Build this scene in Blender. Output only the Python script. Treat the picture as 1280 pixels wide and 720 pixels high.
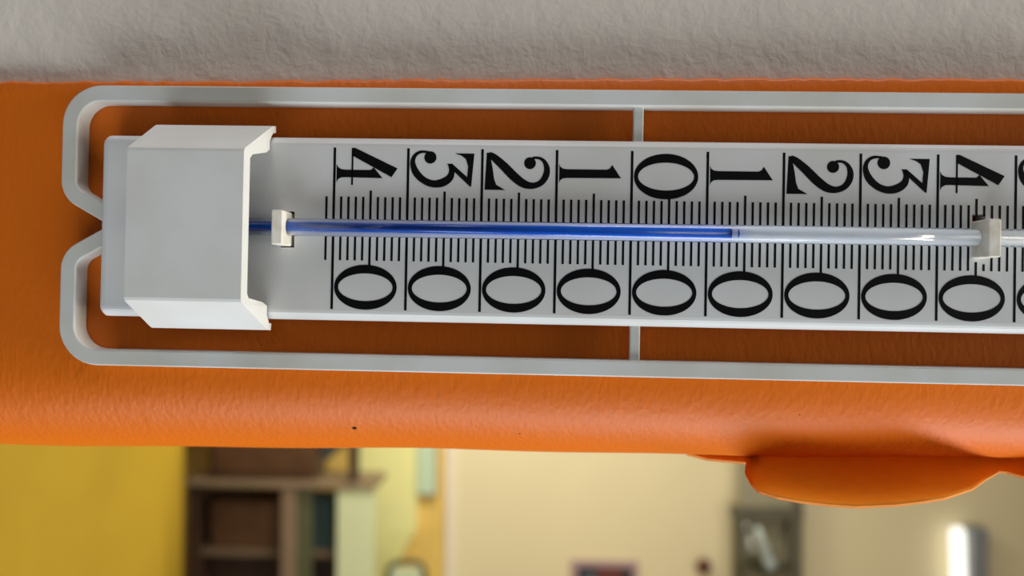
import bpy, bmesh, math, random
from mathutils import Matrix, Vector
from mathutils.geometry import tessellate_polygon

random.seed(4)
scene = bpy.context.scene
for o in list(bpy.data.objects):
    bpy.data.objects.remove(o)
col = scene.collection

# ------------------------------------------------------------------ camera
cam_data = bpy.data.cameras.new('camera')
cam = bpy.data.objects.new('camera', cam_data)
col.objects.link(cam)
cam_data.sensor_width = 36.0
cam_data.lens = 27.0
cam_data.clip_start = 0.01
cam_data.clip_end = 60
cam_data.dof.use_dof = True
cam_data.dof.focus_distance = 0.193
cam_data.dof.aperture_fstop = 7.5
cam.matrix_world = Matrix(((0.999307, -0.007235, 0.036524, 0.052572),
                           (0.036441, -0.011298, -0.999272, -0.193045),
                           (0.007642, 0.999910, -0.011027, -0.016984),
                           (0, 0, 0, 1)))
scene.camera = cam

# ------------------------------------------------------------------ light
world = bpy.data.worlds.new('world')
scene.world = world
world.use_nodes = True
bgn = world.node_tree.nodes['Background']
bgn.inputs['Color'].default_value = (0.86, 0.92, 1.0, 1)
bgn.inputs['Strength'].default_value = 0.07


def area_light(name, loc, target, sx, sy, power, color):
    d = bpy.data.lights.new(name, 'AREA')
    d.shape = 'RECTANGLE'
    d.size, d.size_y = sx, sy
    d.energy = power
    d.color = color
    o = bpy.data.objects.new(name, d)
    col.objects.link(o)
    o.location = loc
    o.rotation_euler = (Vector(target) - Vector(loc)).to_track_quat('-Z', 'Y').to_euler()
    return o


# daylight window on the right hand side of the near room
area_light('window_light', (2.2, -0.28, -0.25), (0, 0, 0), 0.5, 1.3, 40, (1.0, 0.94, 0.82))
# low wide window of the near room, below the camera
area_light('low_window_light', (0.30, -0.55, -1.7), (0.05, 0, -0.05), 2.8, 0.5, 42, (0.84, 0.92, 1.0))
# unseen fill from above, added to brighten the top faces
area_light('top_fill_light', (0.2, -0.36, 1.5), (0.05, 0, 0), 1.4, 0.4, 14, (0.98, 0.95, 0.96))
# ceiling lamp of the far room
area_light('ceiling_light', (0.5, 1.7, 0.55), (0.5, 1.8, -2), 1.6, 1.0, 22, (1.0, 0.92, 0.76))

# unseen fill light, added to brighten the left part of the far wall
area_light('far_wall_fill_light', (-0.2, 2.35, 0.5), (-0.28, 3.4, -0.95), 0.7, 0.25, 17, (1.0, 0.95, 0.80))

scene.view_settings.view_transform = 'Standard'
scene.view_settings.look = 'None'
scene.view_settings.exposure = 0.0
scene.view_settings.gamma = 1.0
scene.view_settings.use_curve_mapping = False


# ------------------------------------------------------------------ materials
def srgb(r, g, b):
    def f(c):
        c /= 255
        return c / 12.92 if c <= 0.04045 else ((c + 0.055) / 1.055) ** 2.4
    return (f(r), f(g), f(b), 1)


def mat(name, color, rough=0.5, spec=0.5, noise=0.0, nscale=40.0, bump=0.0, bscale=400.0,
        bdist=0.001, color2=None, coat=0.0, sss=0.0, detail=4.0):
    m = bpy.data.materials.new(name)
    m.use_nodes = True
    nt = m.node_tree
    b = nt.nodes['Principled BSDF']
    b.inputs['Base Color'].default_value = color
    b.inputs['Roughness'].default_value = rough
    b.inputs['Specular IOR Level'].default_value = spec
    b.inputs['Coat Weight'].default_value = coat
    if sss:
        b.inputs['Subsurface Weight'].default_value = sss
        b.inputs['Subsurface Radius'].default_value = (1, 0.9, 0.8)
        b.inputs['Subsurface Scale'].default_value = 0.0015
    tc = nt.nodes.new('ShaderNodeTexCoord')
    if noise:
        n = nt.nodes.new('ShaderNodeTexNoise')
        n.inputs['Scale'].default_value = nscale
        n.inputs['Detail'].default_value = detail
        r = nt.nodes.new('ShaderNodeValToRGB')
        r.color_ramp.elements[0].position = 0.38
        r.color_ramp.elements[1].position = 0.72
        c2 = color2 or tuple(c * (1 - noise) for c in color[:3]) + (1,)
        r.color_ramp.elements[0].color = color
        r.color_ramp.elements[1].color = c2
        nt.links.new(tc.outputs['Object'], n.inputs['Vector'])
        nt.links.new(n.outputs['Fac'], r.inputs['Fac'])
        nt.links.new(r.outputs['Color'], b.inputs['Base Color'])
    if bump:
        n = nt.nodes.new('ShaderNodeTexNoise')
        n.inputs['Scale'].default_value = bscale
        n.inputs['Detail'].default_value = 3
        bp = nt.nodes.new('ShaderNodeBump')
        bp.inputs['Strength'].default_value = bump
        bp.inputs['Distance'].default_value = bdist
        nt.links.new(tc.outputs['Object'], n.inputs['Vector'])
        nt.links.new(n.outputs['Fac'], bp.inputs['Height'])
        nt.links.new(bp.outputs['Normal'], b.inputs['Normal'])
    return m


def vinyl():
    m = mat('orange_vinyl', srgb(226, 110, 9), rough=0.46, spec=0.36)
    nt = m.node_tree
    b = nt.nodes['Principled BSDF']
    tc = nt.nodes.new('ShaderNodeTexCoord')
    mp = nt.nodes.new('ShaderNodeMapping')
    mp.inputs['Scale'].default_value = (1.25, 1.0, 0.62)
    mp.inputs['Rotation'].default_value = (0, 0.3, 0)
    nt.links.new(tc.outputs['Object'], mp.inputs['Vector'])
    n1 = nt.nodes.new('ShaderNodeTexNoise')
    n1.inputs['Scale'].default_value = 420
    n1.inputs['Detail'].default_value = 4
    n1.inputs['Distortion'].default_value = 0.6
    v = nt.nodes.new('ShaderNodeTexVoronoi')
    v.inputs['Scale'].default_value = 620
    n2 = nt.nodes.new('ShaderNodeTexNoise')
    n2.inputs['Scale'].default_value = 75
    n2.inputs['Detail'].default_value = 2
    for n in (n1, v, n2):
        nt.links.new(mp.outputs['Vector'], n.inputs['Vector'])
    a = nt.nodes.new('ShaderNodeMath'); a.operation = 'MULTIPLY_ADD'
    nt.links.new(v.outputs['Distance'], a.inputs[0]); a.inputs[1].default_value = 0.35
    nt.links.new(n1.outputs['Fac'], a.inputs[2])
    c = nt.nodes.new('ShaderNodeMath'); c.operation = 'MULTIPLY_ADD'
    nt.links.new(n2.outputs['Fac'], c.inputs[0]); c.inputs[1].default_value = 1.1
    nt.links.new(a.outputs[0], c.inputs[2])
    bp = nt.nodes.new('ShaderNodeBump')
    bp.inputs['Strength'].default_value = 0.4
    bp.inputs['Distance'].default_value = 0.0004
    nt.links.new(c.outputs[0], bp.inputs['Height'])
    nt.links.new(bp.outputs['Normal'], b.inputs['Normal'])
    return m


def plaster():
    m = mat('grey_plaster', srgb(226, 217, 205), rough=0.85, spec=0.25, noise=0.06, nscale=30)
    nt = m.node_tree
    b = nt.nodes['Principled BSDF']
    tc = nt.nodes.new('ShaderNodeTexCoord')
    hs = []
    for sc, w, dist in ((80, 1.2, 0.6), (250, 0.8, 0.5), (620, 0.3, 0.0)):
        n = nt.nodes.new('ShaderNodeTexNoise')
        n.inputs['Scale'].default_value = sc
        n.inputs['Detail'].default_value = 3
        n.inputs['Distortion'].default_value = dist
        nt.links.new(tc.outputs['Object'], n.inputs['Vector'])
        k = nt.nodes.new('ShaderNodeMath'); k.operation = 'MULTIPLY_ADD'
        nt.links.new(n.outputs['Fac'], k.inputs[0]); k.inputs[1].default_value = w
        k.inputs[2].default_value = 0
        if hs:
            nt.links.new(hs[-1].outputs[0], k.inputs[2])
        hs.append(k)
    bp = nt.nodes.new('ShaderNodeBump')
    bp.inputs['Strength'].default_value = 0.30
    bp.inputs['Distance'].default_value = 0.0011
    nt.links.new(hs[-1].outputs[0], bp.inputs['Height'])
    nt.links.new(bp.outputs['Normal'], b.inputs['Normal'])
    return m


def clear(name, tint=(1, 1, 1, 1), ior=1.45, fac=None):
    m = bpy.data.materials.new(name)
    m.use_nodes = True
    nt = m.node_tree
    nt.nodes.clear()
    out = nt.nodes.new('ShaderNodeOutputMaterial')
    mix = nt.nodes.new('ShaderNodeMixShader')
    tr = nt.nodes.new('ShaderNodeBsdfTransparent'); tr.inputs['Color'].default_value = tint
    gl = nt.nodes.new('ShaderNodeBsdfGlossy'); gl.inputs['Roughness'].default_value = 0.06
    fr = nt.nodes.new('ShaderNodeFresnel'); fr.inputs['IOR'].default_value = ior
    nt.links.new(fr.outputs[0], mix.inputs[0])
    nt.links.new(tr.outputs[0], mix.inputs[1])
    nt.links.new(gl.outputs[0], mix.inputs[2])
    nt.links.new(mix.outputs[0], out.inputs['Surface'])
    return m


def emit(name, color, strength):
    m = bpy.data.materials.new(name)
    m.use_nodes = True
    nt = m.node_tree
    nt.nodes.clear()
    out = nt.nodes.new('ShaderNodeOutputMaterial')
    e = nt.nodes.new('ShaderNodeEmission')
    e.inputs['Color'].default_value = color
    e.inputs['Strength'].default_value = strength
    nt.links.new(e.outputs[0], out.inputs['Surface'])
    return m


M = dict(
    vinyl=vinyl(),
    vinyl_back=mat('vinyl_cut_edge', srgb(250, 178, 92), rough=0.8, spec=0.2, noise=0.1, nscale=600),
    flap=mat('vinyl_reverse', srgb(248, 162, 40), rough=0.6, spec=0.25, noise=0.08, nscale=300, bump=0.08, bscale=1500, bdist=0.0002),
    plaster=plaster(),
    plate=mat('white_plastic', srgb(222, 223, 221), rough=0.36, spec=0.45, noise=0.5, nscale=26,
              color2=srgb(210, 209, 203), bump=0.05, bscale=900, bdist=0.0002),
    rail=mat('aged_white_plastic', srgb(218, 220, 216), rough=0.42, spec=0.4, noise=0.5, nscale=38,
             color2=srgb(202, 200, 188)),
    cover=mat('cover_plastic', srgb(226, 227, 224), rough=0.45, spec=0.4, noise=0.5, nscale=45,
              color2=srgb(215, 214, 207), bump=0.05, bscale=1200, bdist=0.0002),
    clip=mat('clip_plastic', srgb(238, 234, 222), rough=0.4, spec=0.4, noise=0.4, nscale=300,
             color2=srgb(216, 206, 184)),
    ink=mat('black_ink', srgb(10, 10, 12), rough=0.6, spec=0.12, noise=0.3, nscale=500),
    enamel=mat('white_enamel', srgb(246, 249, 253), rough=0.3, spec=0.5, noise=0.2, nscale=200,
               color2=srgb(232, 238, 246), sss=1.0),
    liquid=mat('blue_liquid', srgb(26, 118, 238), rough=0.25, spec=0.5, noise=0.25, nscale=240,
               color2=srgb(30, 104, 240)),
    glass=clear('clear_glass'),
    speck=mat('dark_speck', srgb(30, 18, 10), rough=0.8, noise=0.2, nscale=900),
    yellow=mat('yellow_paint', srgb(192, 158, 44), rough=0.6, spec=0.3, noise=0.12, nscale=3, bump=0.1, bscale=60, bdist=0.004),
    amber=mat('amber_paint', srgb(240, 202, 110), rough=0.7, spec=0.3, noise=0.08, nscale=3),
    sunlit_yellow=mat('sunlit_yellow_paint', srgb(250, 244, 166), rough=0.6, spec=0.3, noise=0.05, nscale=4),  # lighter yellow carries the sunlight falling on the wall
    beige=mat('beige_paint', srgb(236, 222, 180), rough=0.75, spec=0.25, noise=0.06, nscale=2),
    whitetrim=mat('white_trim', srgb(244, 232, 214), rough=0.5, noise=0.05, nscale=8),
    floor=mat('floor_linoleum', srgb(150, 122, 84), rough=0.5, noise=0.15, nscale=6),
    taupe=mat('taupe_laminate', srgb(134, 114, 90), rough=0.55, noise=0.12, nscale=12),
    darktaupe=mat('dark_taupe_laminate', srgb(116, 96, 72), rough=0.55, noise=0.12, nscale=12),
    moss=mat('moss_green_laminate', srgb(84, 86, 58), rough=0.55, noise=0.12, nscale=12),
    palegreen=mat('pale_green_paint', srgb(212, 222, 178), rough=0.55, noise=0.06, nscale=6),
    brown=mat('dark_brown_wood', srgb(88, 56, 26), rough=0.6, noise=0.35, nscale=14),
    darkbrown=mat('umber_wood', srgb(62, 40, 22), rough=0.6, noise=0.35, nscale=14),
    navy=mat('slate_blue_card', srgb(62, 66, 64), rough=0.7, noise=0.15, nscale=20),
    teal=mat('dark_teal_fabric', srgb(44, 62, 60), rough=0.8, noise=0.2, nscale=20),
    olive=mat('dark_olive_metal', srgb(92, 86, 58), rough=0.5, noise=0.15, nscale=20),
    mint=mat('mint_plastic', srgb(206, 226, 190), rough=0.5, noise=0.06, nscale=20),
    greymetal=mat('grey_metal', srgb(158, 150, 120), rough=0.45, noise=0.12, nscale=10),
    darkmetal=mat('dark_grey_metal', srgb(98, 92, 72), rough=0.5, noise=0.15, nscale=10),
    bluegrey=mat('blue_grey_metal', srgb(142, 146, 150), rough=0.45, noise=0.12, nscale=10),
    mauve=mat('mauve_frame', srgb(180, 150, 150), rough=0.6, noise=0.1, nscale=20),
    art_dark=mat('dark_print', srgb(42, 40, 48), rough=0.6, noise=0.2, nscale=20),
    art_red=mat('maroon_print', srgb(110, 52, 44), rough=0.6, noise=0.2, nscale=20),
    art_teal=mat('teal_print', srgb(86, 104, 110), rough=0.6, noise=0.2, nscale=20),
    red=mat('dark_red_lacquer', srgb(104, 50, 30), rough=0.5, noise=0.2, nscale=20),
    palestreak=mat('pale_blue_streak', srgb(222, 236, 236), rough=0.3, noise=0.05, nscale=20),
    vessel=clear('grey_glass', (0.93, 0.93, 0.9, 1), 1.15),
    tube=emit('fluorescent_glow', (1.0, 0.96, 0.86, 1), 1.5),
)


def add_translucency(m, color, fac):
    nt = m.node_tree
    out = nt.nodes['Material Output']
    b = nt.nodes['Principled BSDF']
    t = nt.nodes.new('ShaderNodeBsdfTranslucent')
    t.inputs['Color'].default_value = color
    mx = nt.nodes.new('ShaderNodeMixShader')
    mx.inputs[0].default_value = fac
    nt.links.new(b.outputs[0], mx.inputs[1])
    nt.links.new(t.outputs[0], mx.inputs[2])
    nt.links.new(mx.outputs[0], out.inputs['Surface'])


add_translucency(M['enamel'], srgb(244, 249, 255), 0.5)
add_translucency(M['flap'], srgb(255, 176, 50), 0.22)
add_translucency(M['vinyl_back'], srgb(250, 160, 40), 0.4)

# ------------------------------------------------------------------ mesh helpers
def obj(name, bm, material, parent=None, smooth=False):
    me = bpy.data.meshes.new(name)
    bmesh.ops.recalc_face_normals(bm, faces=bm.faces[:])
    bm.to_mesh(me)
    bm.free()
    if smooth:
        me.polygons.foreach_set('use_smooth', [True] * len(me.polygons))
    me.materials.append(M[material])
    o = bpy.data.objects.new(name, me)
    col.objects.link(o)
    o.parent = parent
    return o


def tag(o, label=None, cat=None, group=None, kind=None):
    if label: o['label'] = label
    if cat: o['category'] = cat
    if group: o['group'] = group
    if kind: o['kind'] = kind
    return o


def empty(name, loc=(0, 0, 0), rot=(0, 0, 0)):
    o = bpy.data.objects.new(name, None)
    o.empty_display_size = 0.02
    col.objects.link(o)
    o.location = loc
    o.rotation_euler = rot
    return o


def box_bm(x0, x1, y0, y1, z0, z1, bev=0.0, seg=2):
    bm = bmesh.new()
    bmesh.ops.create_cube(bm, size=1)
    for v in bm.verts:
        v.co = Vector(((x0 + x1) / 2 + v.co.x * (x1 - x0), (y0 + y1) / 2 + v.co.y * (y1 - y0),
                       (z0 + z1) / 2 + v.co.z * (z1 - z0)))
    if bev:
        bmesh.ops.bevel(bm, geom=bm.edges[:], offset=bev, segments=seg, affect='EDGES', profile=0.5)
    return bm


def box(name, x0, x1, y0, y1, z0, z1, material, parent=None, bev=0.0):
    return obj(name, box_bm(x0, x1, y0, y1, z0, z1, bev), material, parent)


def prism_bm(poly, y0, y1, bm=None, scale=1.0):
    """polygon in x,z extruded from y0 to y1 (front y0)."""
    bm = bm or bmesh.new()
    n = len(poly)
    f = [bm.verts.new((p[0] * scale, y0 * scale, p[1] * scale)) for p in poly]
    b = [bm.verts.new((p[0] * scale, y1 * scale, p[1] * scale)) for p in poly]
    tri = tessellate_polygon([[Vector((p[0], p[1], 0)) for p in poly]])
    for t in tri:
        try:
            bm.faces.new([f[i] for i in t])
            bm.faces.new([b[i] for i in reversed(t)])
        except ValueError:
            pass
    for i in range(n):
        j = (i + 1) % n
        bm.faces.new([f[i], b[i], b[j], f[j]])
    return bm


def tube_bm(pts, r, n=12, closed_ends=True, bm=None):
    bm = bm or bmesh.new()
    pts = [Vector(p) for p in pts]
    rings = []
    for i, p in enumerate(pts):
        a = pts[max(i - 1, 0)]
        b = pts[min(i + 1, len(pts) - 1)]
        d = (b - a).normalized()
        u = d.cross(Vector((0, 0, 1)) if abs(d.z) < 0.9 else Vector((0, 1, 0))).normalized()
        w = d.cross(u)
        rr = r[i] if isinstance(r, (list, tuple)) else r
        rings.append([bm.verts.new(p + (u * math.cos(2 * math.pi * k / n) + w * math.sin(2 * math.pi * k / n)) * rr)
                      for k in range(n)])
    for a, b in zip(rings, rings[1:]):
        for k in range(n):
            bm.faces.new([a[k], a[(k + 1) % n], b[(k + 1) % n], b[k]])
    if closed_ends:
        bm.faces.new(rings[0])
        bm.faces.new(list(reversed(rings[-1])))
    return bm


def fillet(points, radii, seg=10):
    """polyline (2D) with rounded corners."""
    out = [Vector(points[0])]
    for i in range(1, len(points) - 1):
        p = Vector(points[i])
        a = (Vector(points[i - 1]) - p).normalized()
        b = (Vector(points[i + 1]) - p).normalized()
        ang = a.angle(b)
        t = radii[i] / math.tan(ang / 2)
        s, e = p + a * t, p + b * t
        bis = (a + b).normalized()
        c = p + bis * (radii[i] / math.sin(ang / 2))
        a0 = math.atan2((s - c).y, (s - c).x)
        a1 = math.atan2((e - c).y, (e - c).x)
        d = (a1 - a0 + math.pi) % (2 * math.pi) - math.pi
        for k in range(seg + 1):
            th = a0 + d * k / seg
            out.append(c + Vector((math.cos(th), math.sin(th))) * radii[i])
    out.append(Vector(points[-1]))
    return out


def catmull(pts, n=8):
    P = [pts[0]] + list(pts) + [pts[-1]]
    out = []
    for i in range(1, len(P) - 2):
        for k in range(n):
            t = k / n
            out.append(tuple(0.5 * ((2 * P[i][j]) + (-P[i - 1][j] + P[i + 1][j]) * t +
                                    (2 * P[i - 1][j] - 5 * P[i][j] + 4 * P[i + 1][j] - P[i + 2][j]) * t * t +
                                    (-P[i - 1][j] + 3 * P[i][j] - 3 * P[i + 1][j] + P[i + 2][j]) * t ** 3)
                             for j in range(len(pts[0]))))
    out.append(tuple(pts[-1]))
    return out


# ------------------------------------------------------------------ the setting
FLOOR = -1.9
tag(box('floor', -4, 4, -2.5, 3.5, FLOOR - 0.05, FLOOR, 'floor'), 'brown linoleum floor under both rooms', kind='structure')
tag(box('wall_front', -1.6, 1.8, 0.0095, 0.098, -0.0445, 0.75, 'plaster'),
    'rough grey plaster wall above the orange padded beam', kind='structure')
tag(box('wall_back', -0.36, 3.6, 3.4, 3.5, FLOOR, 0.75, 'beige'),
    'plain beige far wall seen below the orange beam', kind='structure')
tag(box('wall_right', 3.6, 3.7, 0.6, 3.5, FLOOR, 0.75, 'beige'),
    'beige side wall closing the far room', kind='structure')
tag(box('wall_alcove', -3.0, -0.36, 3.4, 3.5, FLOOR, 0.75, 'amber'),
    'amber painted far wall behind the shelf unit', kind='structure')
tag(box('trim_1', -0.379, -0.342, 3.382, 3.4, FLOOR, 0.75, 'whitetrim', bev=0.004),
    'thin white upright trim between amber and beige walls', kind='structure')

# yellow side wall with a rounded end
pl = []
pl += [(-1.13, 0.75), (-1.13, 2.2)]
for k in range(1, 13):
    a = k / 12 * math.pi / 2
    pl.append((-1.13 - 0.40 * (1 - math.cos(a)), 2.2 + 0.5 * math.sin(a)))
pl += [(-1.75, 2.70), (-1.75, 0.75)]
bm = bmesh.new()
lo = [bm.verts.new((x, y, FLOOR)) for x, y in pl]
hi = [bm.verts.new((x, y, 0.75)) for x, y in pl]
bm.faces.new(lo); bm.faces.new(list(reversed(hi)))
for i in range(len(pl)):
    j = (i + 1) % len(pl)
    bm.faces.new([lo[i], lo[j], hi[j], hi[i]])
wl = obj('wall_left', bm, 'yellow')
for p in wl.data.polygons:
    p.use_smooth = abs(p.normal.z) < 0.5 and 2.19 < p.center.y < 2.699
tag(wl, 'yellow painted side wall with a rounded end', kind='structure')

# pale yellow slab: sunlight on the far wall put into its colour and outline
door = tag(empty('sun_patch_1', (-0.66, 3.36, FLOOR)), 'pale yellow sunlit patch on the amber far wall, modelled as a slab', kind='structure')
patch_poly = [(-0.815, FLOOR), (-0.62, FLOOR), (-0.594, -1.256), (-0.512, -1.10), (-0.509, 0.15), (-0.815, 0.15)]
bm = prism_bm(patch_poly, 3.362, 3.398)
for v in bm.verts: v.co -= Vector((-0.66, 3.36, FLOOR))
obj('sun_patch_slab', bm, 'sunlit_yellow', door)

# ------------------------------------------------------------------ orange padded beam
pad = tag(empty('padded_beam', (0, 0.03, -0.0605)),
          'orange leather-grained vinyl padded beam carrying the white thermometer', 'padded beam')
PO = Vector((0, 0.03, -0.0605))


def to_pad(bm):
    for v in bm.verts: v.co -= PO
    return bm


prof = [(9.3, 39.9), (8.4, 40.0), (7.2, 39.7), (6.6, 38.9), (6.5, 36), (6.5, 20), (6.5, 0), (6.5, -20), (6.55, -34)]
R0 = 24.0
ZC = -37.2
for k in range(0, 19):
    a = k / 18 * math.pi / 2
    prof.append((6.6 + R0 * (1 - math.cos(a)), ZC - R0 * math.sin(a)))
prof += [(45, -61.2), (70, -61.2), (104, -61.2), (104, -45.2), (22, -45.2), (9.3, -36)]
bm = bmesh.new()
xs = sorted(set([-900, -700, -500, -350] + [-200 + i * 2.0 for i in range(0, 226)] + [300, 400, 550, 700, 900]))
rows = []
rr = random.Random(8)
for x in xs:
    edge = rr.uniform(-0.28, 0.28) + 0.25 * math.sin(x * 0.021) - 0.0006 * (x - 40)
    wav = 0.35 * math.sin(x * 0.034 + 1) + 0.2 * math.sin(x * 0.09)
    # the roll above the cut flap is pushed in a little
    dip = 0.5 * math.exp(-((x - 150) / 30.0) ** 2)
    row = []
    for i, (y, z) in enumerate(prof):
        dz = edge if i < 4 else 0
        dy = 0
        if 9 <= i < 28:
            t = (i - 9) / 18
            dz += wav * t - 0.3 * t
            dy = dip * math.sin(math.pi * min(1, t * 1.2)) * 1.0
        row.append(bm.verts.new((x / 1000, (y + dy) / 1000, (z + dz) / 1000)))
    rows.append(row)
n = len(prof)
for a, b in zip(rows, rows[1:]):
    for i in range(n):
        j = (i + 1) % n
        bm.faces.new([a[i], a[j], b[j], b[i]])
bm.faces.new(rows[0]); bm.faces.new(list(reversed(rows[-1])))
cov = obj('vinyl_cover', to_pad(bm), 'vinyl', pad, smooth=True)

# cut flap of vinyl hanging from the underside
outline = [(96, -62.5), (102, -64.0), (110, -64.6), (117.4, -65.2), (116.2, -66.2), (114.8, -68.2), (114.9, -71.4), (117, -73.2), (122, -74.7),
           (129, -75.9), (137, -76.7), (145, -77.1), (156, -76.4), (164, -75.3), (170, -74.2), (178, -71.4),
           (182, -68.4), (185.5, -66.3), (187.5, -66.4), (192, -67.6), (200, -69.5), (214, -71), (228, -69), (236, -62)]
bm = bmesh.new()
NV = 14
front, back = [], []
for i, (x, zb) in enumerate(outline):
    # the lip juts forwards from the underside of the beam as it drops
    yb = 27 - 21 * min(1, max(0, (-zb - 64.5) / 10))
    k = (193 + yb) / 227
    xb, zb = 52.6 + (x - 52.6) * k, -17 + (zb + 17) * k
    xt = xb + (2.5 + 0.5 * (i - 4) if 4 <= i <= 8 else 0)
    f, b = [], []
    for j in range(NV + 1):
        t = j / NV
        z = -60.4 + (zb + 60.4) * (t ** 0.85)
        y = 29 + (yb - 29) * (t ** 1.25)
        xx = xt + (xb - xt) * min(1, t * 1.6)
        f.append(bm.verts.new((xx / 1000, y / 1000, z / 1000)))
        b.append(bm.verts.new((xx / 1000, (y + 0.55) / 1000, (z - 0.75) / 1000)))
    front.append(f); back.append(b)
for a, b in zip(front, front[1:]):
    for k in range(NV):
        bm.faces.new([a[k], b[k], b[k + 1], a[k + 1]])
ef = []
for a, b in zip(back, back[1:]):
    for k in range(NV):
        ef.append(bm.faces.new([a[k], a[k + 1], b[k + 1], b[k]]))
for i in range(len(front) - 1):
    ef.append(bm.faces.new([front[i][NV], front[i + 1][NV], back[i + 1][NV], back[i][NV]]))
for ff in ef: ff.material_index = 1
for ff in ef[:-(len(front) - 1)]: ff.smooth = True
flap = obj('vinyl_flap', to_pad(bm), 'flap', pad, smooth=True)
flap.data.materials.append(M['vinyl_back'])
for p in flap.data.polygons:
    p.use_smooth = p.material_index == 0
flap['label'] = 'cut orange vinyl flap hanging below the beam'
for (x, z, r) in ((3.0, -52.6, 0.62), (47.4, -53.6, 0.36), (-25, -47, 0.2), (120, -47, 0.18)):
    # on the curve of the roll
    s = min(1, max(0, (ZC - z) / R0))
    y = 6.6 + R0 * (1 - math.sqrt(1 - s * s))
    bm = bmesh.new()
    bmesh.ops.create_icosphere(bm, subdivisions=2, radius=r / 1000)
    for v in bm.verts:
        v.co = Vector((v.co.x * 1.15, v.co.y * 0.6, v.co.z * 0.85)) + Vector((x, y + 0.1, z)) / 1000
    obj('speck', to_pad(bm), 'speck', pad, smooth=True)

# ------------------------------------------------------------------ thermometer (millimetres in its own frame)
TH = tag(empty('thermometer', (0, 0, 0), (0, 0.011, 0)),
         'large white plastic thermometer with blue liquid and black numerals lying on orange vinyl', 'thermometer')
S = 0.001
XL, XR = -60.4, 214.4


half = [(0, 0.0), (6.2, 0.0), (12, 0.0), (20.9, 0.0), (21.6, 0.12), (22.2, 0.45), (22.9, 1.2), (23.3, 1.9), (23.45, 2.6), (23.5, 4.4)]
sec = [(-z, y) for z, y in reversed(half[1:])] + half
bm = bmesh.new()
rings = []
for X, ins in ((XL, 0.9), (XL + 0.25, 0.4), (XL + 0.8, 0.08), (XL + 1.6, 0), (XR - 1.6, 0), (XR - 0.8, 0.08), (XR - 0.25, 0.4), (XR, 0.9)):
    ring = []
    for z, y in sec:
        zz = math.copysign(max(0, abs(z) - ins * (abs(z) / 23.5)), z)
        ring.append(bm.verts.new((X * S, min(4.4, y + ins) * S, zz * S)))
    rings.append(ring)
for a, b in zip(rings, rings[1:]):
    for i in range(len(sec) - 1):
        bm.faces.new([a[i], a[i + 1], b[i + 1], b[i]])
    bm.faces.new([a[-1], a[0], b[0], b[-1]])
bm.faces.new(rings[0]); bm.faces.new(list(reversed(rings[-1])))
plate = obj('backplate', bm, 'plate', TH)
# slots behind the tube clips
slots = [(-13.6, -10.0, -4.95, 4.2), (158.85, 162.1, -5.1, 4.12)]
for (x0, x1, z0, z1) in slots:
    cut = obj('cutter', box_bm(x0 * S, x1 * S, -2 * S, 6 * S, z0 * S, z1 * S), 'plate')
    md = plate.modifiers.new('slot', 'BOOLEAN')
    md.operation = 'DIFFERENCE'
    md.object = cut
    md.solver = 'EXACT'
    bpy.context.view_layer.update()
    ev = plate.evaluated_get(bpy.context.evaluated_depsgraph_get())
    me = bpy.data.meshes.new_from_object(ev)
    plate.modifiers.clear()
    old = plate.data
    plate.data = me
    bpy.data.meshes.remove(old)
    cm = cut.data
    bpy.data.objects.remove(cut)
    bpy.data.meshes.remove(cm)
plate.data.name = 'backplate'

# frame rails (upper and lower loop)
RW = 4.05
for sgn, x_l in ((1, -71.7), (-1, -71.3)):
    zt = 36.2
    outer = [(-57.5, -0.7), (x_l, 7.1), (x_l, zt), (225.6, zt), (225.6, 7.1), (211.5, -0.7)]
    cen_r = [0, 5.5, 8.2, 8.2, 5.5, 0]
    # offset the control polygon inwards by half the rail width for the centre line
    h = RW / 2
    c0 = math.radians(28.95)
    nx, nz = math.sin(c0) * h, math.cos(c0) * h
    k = h * math.tan((math.pi / 2 - c0) / 2)
    cen = [(-57.5 + nx, -0.7 + nz), (x_l + h, 7.1 + h * (1 / math.cos(c0)) - h * math.tan(c0)), (x_l + h, zt - h),
           (225.6 - h, zt - h), (225.6 - h, 7.1 + h * (1 / math.cos(c0)) - h * math.tan(c0)), (211.5 - nx, -0.7 + nz)]
    path = fillet(cen, cen_r, 12)
    L, Rr = [], []
    for i, p in enumerate(path):
        a = path[max(i - 1, 0)]; b = path[min(i + 1, len(path) - 1)]
        d = (b - a).normalized()
        nn = Vector((-d.y, d.x))
        L.append(p + nn * h); Rr.append(p - nn * h)
    bm = bmesh.new()
    e = 0.35
    ringv = []
    for i, p in enumerate(path):
        a = path[max(i - 1, 0)]; b = path[min(i + 1, len(path) - 1)]
        d = (b - a).normalized()
        nn = Vector((-d.y, d.x))
        ring = []
        for off, y in ((-h, 6.3), (-h, 1.0 + e), (-h + e * 0.35, 1.0 + e * 0.3), (-h + e, 1.0), (h - e, 1.0),
                       (h - e * 0.35, 1.0 + e * 0.3), (h, 1.0 + e), (h, 6.3)):
            q = p + nn * off
            ring.append(bm.verts.new((q.x * S, y * S, sgn * q.y * S)))
        ringv.append(ring)
    for a, b in zip(ringv, ringv[1:]):
        for i in range(8):
            j = (i + 1) % 8
            bm.faces.new([a[i], a[j], b[j], b[i]])
    bm.faces.new(ringv[0]); bm.faces.new(list(reversed(ringv[-1])))
    rail = obj('frame_rail', bm, 'rail', TH)
    # strut tying the rail to the plate
    z0, z1 = 22.4, zt - RW + 0.4
    zs = sorted((sgn * z0, sgn * z1))
    box('strut', 75.7 * S, 78.2 * S, 2.2 * S, 4.6 * S, zs[0] * S, zs[1] * S, 'rail', TH, 0.0003)

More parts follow.
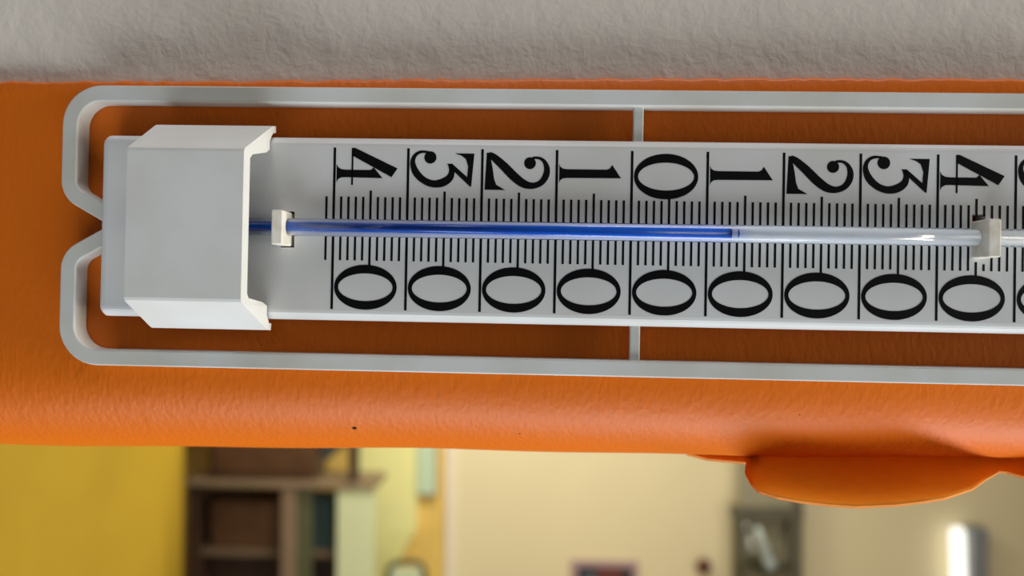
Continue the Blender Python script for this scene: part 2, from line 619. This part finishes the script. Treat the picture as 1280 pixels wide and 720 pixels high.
# bulb cover: tapered sleeve clipped over the plate
ch = [(0, -13.0), (17.6, -13.0), (18.3, -12.75), (18.8, -12.1), (25.6, 0.0), (26.2, 1.3), (26.3, 2.6), (24.6, 2.7), (24.4, 1.4),
      (23.6, 0.5), (22.2, -0.45), (19.9, -0.5), (18.9, -2.2), (17.5, -8.9), (16.4, -10.1), (0, -10.1)]
bm = bmesh.new()
# closed loop: outer from -z to +z, inner back from +z to -z
outer = [(z, y) for z, y in ch[1:8]]
inner = [(z, y) for z, y in ch[8:15]]
loop = [(-z, y) for z, y in reversed(outer)] + outer + inner + [(-z, y) for z, y in reversed(inner)]


def cover_x(y, right):
    t = (y + 13) / 15.7
    return (-18.3 + 2.1 * t) if right else (-46.6 - 0.4 * t)


ringv = []
for right in (False, True):
    ring = []
    for z, y in loop:
        zo = z - 0.75 * (2.6 - y) / 15.6        # the clip sits a touch low
        jag = 0
        if right and z < -17 and y > -9:
            jag = random.uniform(-0.25, 0.25)
        ring.append(bm.verts.new(((cover_x(y, right) + jag) * S, y * S, zo * S)))
    ringv.append(ring)
n = len(loop)
for i in range(n):
    j = (i + 1) % n
    bm.faces.new([ringv[0][i], ringv[0][j], ringv[1][j], ringv[1][i]])
for ring, x in ((ringv[0], 0), (ringv[1], 1)):
    m = n // 2
    # end caps of the shell as quad strip: outer index i pairs with an inner index
    co = [v.co for v in ring]
    tri = tessellate_polygon([[Vector((c.z, c.y, 0)) for c in co]])
    for t in tri:
        bm.faces.new([ring[i] for i in t])
covr = obj('bulb_cover', bm, 'cover', TH)
covr['label'] = 'tapered white cover clipped over the bulb end'

# glass tube with enamel back, liquid column and gap bubble
TY, TZ = -2.3, -0.05
r = 2.22
gl = obj('glass_tube', tube_bm([(-30 * S, TY * S, TZ * S), (205 * S, TY * S, TZ * S)], r * S, 40), 'glass', TH, smooth=True)
gl['label'] = 'clear glass tube along the scale'
obj('enamel_backing', tube_bm([(-29.5 * S, (TY + 0.22) * S, TZ * S), (204.5 * S, (TY + 0.22) * S, TZ * S)], (r - 0.26) * S, 40),
    'enamel', gl, smooth=True)
liq = obj('liquid_column', tube_bm([(-29 * S, (TY - 0.62) * S, TZ * S), (99.3 * S, (TY - 0.62) * S, TZ * S)], 1.36 * S, 32),
          'liquid', gl, smooth=True)
liq['label'] = 'deep blue liquid column'
obj('liquid_bead', tube_bm([(100.75 * S, (TY - 0.62) * S, TZ * S), (101.05 * S, (TY - 0.62) * S, TZ * S)], 1.34 * S, 24),
    'liquid', gl)
bm = bmesh.new()
bmesh.ops.create_uvsphere(bm, u_segments=24, v_segments=16, radius=4.2 * S)
for v in bm.verts:
    v.co = Vector((v.co.x * 1.7 - 36 * S, v.co.y - 5.2 * S, v.co.z))
obj('bulb', bm, 'liquid', gl, smooth=True)

# tube clips
for (x0, x1, z0, z1, yf) in ((-13.55, -10.75, -4.75, 3.75, -6.9), (158.9, 161.9, -5.0, 4.1, -6.9)):
    bm = box_bm(x0 * S, x1 * S, yf * S, 4.0 * S, z0 * S, z1 * S, 0.35 * S, 3)
    c = obj('tube_clip', bm, 'clip', TH)

# printed scale ---------------------------------------------------------------
PITCH = 18.8
MM = 0.0676   # one unit of the glyph drawings in millimetres


def stripe(bm, x, zs, w, y_off=0.035):
    pr = None
    for z in zs:
        y = -y_off
        a = bm.verts.new(((x - w / 2) * S, y * S, z * S))
        b = bm.verts.new(((x + w / 2) * S, y * S, z * S))
        if pr:
            bm.faces.new([pr[0], pr[1], b, a])
        pr = (a, b)


def zlist(z0, z1, s):
    return [s * z0, s * z1]


ticks = bmesh.new()
fives = bmesh.new()
for i in range(-1, 102):
    x = i * PITCH / 10
    if i % 10 == 0:
        bm = bmesh.new()
        for s in (1, -1):
            stripe(bm, x, zlist(1.0, 20.53, s), 0.66)
        obj('scale_line', bm, 'ink', TH)
    elif i % 10 == 5 and i > 0:
        if any(a < x < b for a, b, _, _ in slots):
            stripe(fives, x, zlist(5.3, 9.7, 1), 0.6); stripe(fives, x, zlist(5.9, 9.25, -1), 0.6)
        else:
            stripe(fives, x, zlist(1.0, 9.7, 1), 0.6); stripe(fives, x, zlist(1.0, 9.25, -1), 0.6)
    else:
        if any(a - 0.3 < x < b + 0.3 for a, b, _, _ in slots):
            stripe(ticks, x, zlist(5.3, 8.05, 1), 0.58); stripe(ticks, x, zlist(6.4, 8.1, -1), 0.58)
        else:
            stripe(ticks, x, zlist(1.0, 8.1, 1), 0.58); stripe(ticks, x, zlist(1.0, 8.1, -1), 0.58)
tag(obj('degree_ticks', ticks, 'ink', TH), kind='stuff')
tag(obj('half_scale_ticks', fives, 'ink', TH), kind='stuff')


def stroke(pts, n=8):
    c = catmull(pts, n)
    L, Rr = [], []
    for i, p in enumerate(c):
        a = c[max(i - 1, 0)]; b = c[min(i + 1, len(c) - 1)]
        d = Vector((b[0] - a[0], b[1] - a[1])).normalized()
        nn = Vector((-d.y, d.x)) * (p[2] * 1.16 + 1) / 2
        L.append((p[0] + nn.x, p[1] + nn.y)); Rr.append((p[0] - nn.x, p[1] - nn.y))
    return L + list(reversed(Rr))


def disc(x, y, rx, ry=None, n=28):
    ry = ry or rx
    return [(x + rx * math.cos(2 * math.pi * k / n), y + ry * math.sin(2 * math.pi * k / n)) for k in range(n)]


bowl = [(546, 134, 10), (554, 158, 17), (547, 183, 22), (522, 201, 25), (487, 207, 22), (450, 194, 21), (420, 165, 22), (407, 130, 16),
        (414, 103, 11), (436, 88, 8), (466, 88, 6)]
# each glyph: reference x of the scale line, y of its upper end, list of polygons (x towards the digit's top, y towards its right)
GL = {
    '4': (112, 72, [[(120, 134), (126, 146), (138, 153), (155, 155), (250, 155), (260, 145), (294, 185), (155, 183), (138, 184), (126, 191), (120, 203)],
                    [(176, 74), (183, 74), (183, 212), (176, 212)],
                    [(178, 72), (190, 73), (350, 148), (328, 181), (176, 100)]]),
    '3': (390, 75, [stroke(bowl), disc(473, 108, 23),
                    [(566, 92), (638, 92), (628, 216), (622, 214), (552, 150), (536, 131), (556, 131), (612, 180), (615, 140), (606, 112), (590, 100)]]),
    '2': (9, 80, [[(25, 93), (36, 93), (48, 150), (54, 190), (62, 212), (95, 231), (19, 231)],
                  stroke([(33, 96, 12), (52, 110, 22), (90, 143, 27), (130, 182, 28), (165, 207, 25), (198, 214, 19), (228, 203, 18), (246, 178, 20),
                          (250, 150, 18), (241, 125, 12), (222, 111, 8), (196, 110, 6)]),
                  disc(187, 130, 22)]),
    '1': (287, 84, [[(296, 135), (300, 146), (310, 153), (326, 155), (472, 155), (484, 150), (492, 137), (525, 186), (326, 187), (310, 189),
                     (300, 196), (296, 207)]]),
    '5': (390, 75, [stroke(bowl), disc(473, 108, 23),
                    [(540, 96), (612, 96), (606, 120), (606, 200), (638, 206), (638, 110), (612, 88), (540, 88)],
                    stroke([(541, 92, 8), (548, 110, 9), (552, 140, 12)])]),
}


def glyph_mesh(ch):
    lx, ly, polys = GL[ch]
    bm = bmesh.new()
    for poly in polys:
        prism_bm([((x - lx) * MM, 20.53 - (y - ly) * MM) for x, y in poly], -0.05, -0.005, bm, S)
    return bm


def zero_mesh(zc):
    bm = bmesh.new()
    N = 64
    rows = []
    for k in range(N):
        a = 2 * math.pi * k / N
        ca, sa = math.cos(a), math.sin(a)
        o = (8.0 * ca, 5.68 * sa)
        i = (6.95 * ca, 3.5 * sa)
        rows.append([bm.verts.new(((8.5 + p[0]) * S, y * S, (zc + p[1]) * S)) for p, y in ((o, -0.005), (o, -0.05), (i, -0.05), (i, -0.005))])
    for k in range(N):
        a, b = rows[k], rows[(k + 1) % N]
        for q in range(3):
            bm.faces.new([a[q], a[q + 1], b[q + 1], b[q]])
    return bm


made = {}
for k, chs in enumerate('4321012345'):
    for pos, chn in (('u', chs), ('l', '0')):
        key = (pos, chn)
        if key not in made:
            if chn == '0':
                o = obj('numeral', zero_mesh(14.2 if pos == 'u' else -14.85), 'ink', TH)
            else:
                o = obj('numeral', glyph_mesh(chn), 'ink', TH)
            made[key] = o
        else:
            o = made[key].copy()
            col.objects.link(o)
        o.location = (k * PITCH * S, 0, 0)

# ------------------------------------------------------------------ far room
# shelf unit
su = tag(empty('shelf_unit', (-0.96, 2.9, FLOOR)), 'taupe open shelf unit with pale green end panel beside yellow wall', 'shelf unit')
SO = Vector((-0.96, 2.9, FLOOR))


def part(name, x0, x1, y0, y1, z0, z1, m, parent, org, bev=0.003):
    bm = box_bm(x0, x1, y0, y1, z0, z1, bev)
    for v in bm.verts: v.co -= org
    return obj(name, bm, m, parent)


part('top_board', -1.34, -0.583, 2.80, 3.0, -0.776, -0.752, 'taupe', su, SO)
part('post', -0.963, -0.905, 2.815, 2.875, FLOOR, -0.778, 'taupe', su, SO)
part('end_panel', -0.741, -0.595, 2.815, 2.845, FLOOR, -0.79, 'palegreen', su, SO)
part('side_panel', -1.338, -1.31, 2.82, 3.0, FLOOR, -0.778, 'darkbrown', su, SO)
part('back_panel', -1.31, -0.66, 2.985, 3.0, FLOOR, -0.83, 'darkbrown', su, SO)
part('shelf_board', -1.31, -0.63, 2.88, 2.985, -1.075, -1.045, 'darktaupe', su, SO)
part('inner_panel', -0.905, -0.845, 2.83, 2.85, FLOOR, -0.778, 'moss', su, SO)
part('shelf_board', -1.31, -0.63, 2.88, 2.985, -1.50, -1.47, 'taupe', su, SO)

hu = tag(empty('hutch', (-0.93, 2.9, -0.745)), 'dark brown wooden hutch standing on the shelf unit top', 'hutch')
HO = Vector((-0.93, 2.9, -0.745))
part('cabinet_body', -1.26, -0.832, 2.835, 2.99, -0.752, -0.10, 'brown', hu, HO)
part('upright', -0.694, -0.660, 2.81, 2.845, -0.752, -0.10, 'darkbrown', hu, HO)
part('top_board', -1.28, -0.64, 2.82, 3.0, -0.10, -0.07, 'brown', hu, HO)
d = part('door', -1.24, -0.845, 2.82, 2.835, -0.72, -0.13, 'brown', hu, HO)
part('handle', -0.88, -0.868, 2.80, 2.82, -0.50, -0.40, 'darkmetal', d, HO)

# cloth hanging in the open bay of the hutch
fb = prism_bm([(-0.828, -0.69), (-0.80, -0.682), (-0.768, -0.652), (-0.705, -0.612), (-0.700, -0.30), (-0.828, -0.30)], 2.90, 2.93)
tag(obj('hanging_cloth', fb, 'navy'), 'dark slate grey cloth hanging in the hutch bay', 'cloth')

tag(box('storage_box', -1.28, -0.985, 2.885, 2.98, -1.045, -0.86, 'brown', bev=0.01), 'dark brown box on the shelf below the taupe board', 'box')
tag(box('document_case', -0.88, -0.75, 2.885, 2.98, -1.045, -0.83, 'teal', bev=0.01), 'dark teal case between post and pale green panel', 'case')

# mint wall box beside the sunlit patch
mb = tag(empty('wall_box', (-0.468, 3.40, -0.80)), 'mint green flat box hung high beside the pale yellow sunlit patch', 'wall box')
MO = Vector((-0.468, 3.40, -0.80))
part('body', -0.510, -0.426, 3.345, 3.362, -0.935, -0.60, 'mint', mb, MO, 0.006)
part('edge_frame', -0.516, -0.420, 3.362, 3.40, -0.942, -0.59, 'bluegrey', mb, MO, 0.004)

# chair whose back shows
chair = tag(empty('chair', (-0.51, 3.0, FLOOR)), 'olive tube framed chair with rounded back near pale yellow sunlit patch', 'chair')
CO = Vector((0, 0, 0)) - Vector((-0.51, 3.0, FLOOR))


def chp(name, bm, m, smooth=True):
    for v in bm.verts: v.co += CO
    return obj(name, bm, m, chair, smooth)


arch = fillet([(-0.600, -1.46), (-0.588, -1.165), (-0.436, -1.155), (-0.424, -1.46)], [0, 0.05, 0.05, 0], 8)
chp('back_frame', tube_bm([(p.x, 3.1, p.y) for p in arch], 0.013, 10), 'olive')
chp('backrest', box_bm(-0.578, -0.446, 3.09, 3.108, -1.40, -1.185, 0.006), 'palegreen', False)
chp('seat', box_bm(-0.68, -0.36, 3.10, 3.35, -1.48, -1.445, 0.01), 'palegreen', False)
for x in (-0.66, -0.38):
    for y in (3.12, 3.33):
        chp('leg', tube_bm([(x, y, FLOOR), (x, y, -1.47)], 0.013, 10), 'olive')

# picture on beige wall
pc = tag(empty('framed_picture', (0.36, 3.40, -1.42)), 'dark framed print low on the beige wall', 'picture')
PC = Vector((0.36, 3.40, -1.42))
part('frame', 0.205, 0.515, 3.378, 3.399, -1.60, -1.236, 'mauve', pc, PC, 0.004)
cv = part('print', 0.235, 0.485, 3.372, 3.378, -1.57, -1.262, 'art_dark', pc, PC, 0.0)
part('maroon_field', 0.325, 0.44, 3.3705, 3.372, -1.55, -1.264, 'art_red', cv, PC, 0.0)
part('teal_field', 0.265, 0.318, 3.3705, 3.372, -1.50, -1.29, 'art_teal', cv, PC, 0.0)

# round red knob
bm = tube_bm([(0.81, 3.40, -1.245), (0.81, 3.375, -1.245), (0.81, 3.36, -1.245), (0.81, 3.345, -1.245)], [0.016, 0.016, 0.036, 0.024], 20)
tag(obj('wall_ornament', bm, 'red', smooth=True), 'small dark red round ornament on the beige wall', 'ornament')

# grey cabinet frame with glass vessel
cb = tag(empty('metal_rack', (1.09, 3.28, FLOOR)), 'grey metal rack with dark crossbar against the beige wall', 'rack')
KO = Vector((1.09, 3.28, FLOOR))
part('upper_panel', 0.955, 1.225, 3.30, 3.33, -0.965, -0.35, 'greymetal', cb, KO)
part('crossbar', 0.915, 1.230, 3.27, 3.33, -0.998, -0.952, 'darkmetal', cb, KO)
part('lower_panel', 0.955, 1.225, 3.34, 3.36, -1.85, -0.998, 'greymetal', cb, KO)
part('post', 1.170, 1.225, 3.27, 3.33, FLOOR, -0.998, 'darkmetal', cb, KO)
part('post', 1.190, 1.225, 3.27, 3.30, -0.952, -0.35, 'darkmetal', cb, KO)
part('post', 0.930, 0.955, 3.27, 3.33, FLOOR, -0.998, 'olive', cb, KO)
part('shelf', 0.955, 1.155, 3.17, 3.34, -1.25, -1.215, 'darkmetal', cb, KO)
# cone glass on the shelf
bm = tube_bm([(1.050, 3.25, -1.214), (1.050, 3.25, -1.205), (1.050, 3.25, -1.02)], [0.040, 0.045, 0.085], 32, False)
tag(obj('glass_vessel', bm, 'vessel', smooth=True), 'conical grey glass vessel on the metal rack shelf', 'vessel')
bm = tube_bm([(1.072, 3.22, -1.195), (1.060, 3.222, -1.165), (1.022, 3.225, -1.055), (1.012, 3.226, -1.02)], [0.024, 0.027, 0.017, 0.010], 14)  # pale rod models the bright reflection streak of the glass
tag(obj('reflection_streak', bm, 'palestreak', smooth=True), 'pale slanted reflection streak in the glass vessel, modelled as a rod', 'reflection_streak')

# fluorescent wall lamp
lp = tag(empty('wall_lamp', (2.02, 3.40, -1.4)), 'upright glowing fluorescent tube lamp on the beige wall', 'lamp')
LO = Vector((2.02, 3.40, -1.4))
bm = tube_bm([(1.930, 3.335, -1.036), (1.930, 3.335, -1.042), (1.931, 3.335, -1.055), (1.953, 3.335, -1.75), (1.954, 3.335, -1.77)], [0.012, 0.024, 0.031, 0.031, 0.02], 24)
for v in bm.verts: v.co -= LO
obj('tube', bm, 'tube', lp, smooth=True)
part('housing', 1.985, 2.062, 3.32, 3.40, -1.80, -1.042, 'bluegrey', lp, LO, 0.006)
part('bracket', 1.93, 1.99, 3.375, 3.40, -1.76, -1.70, 'bluegrey', lp, LO, 0.003)
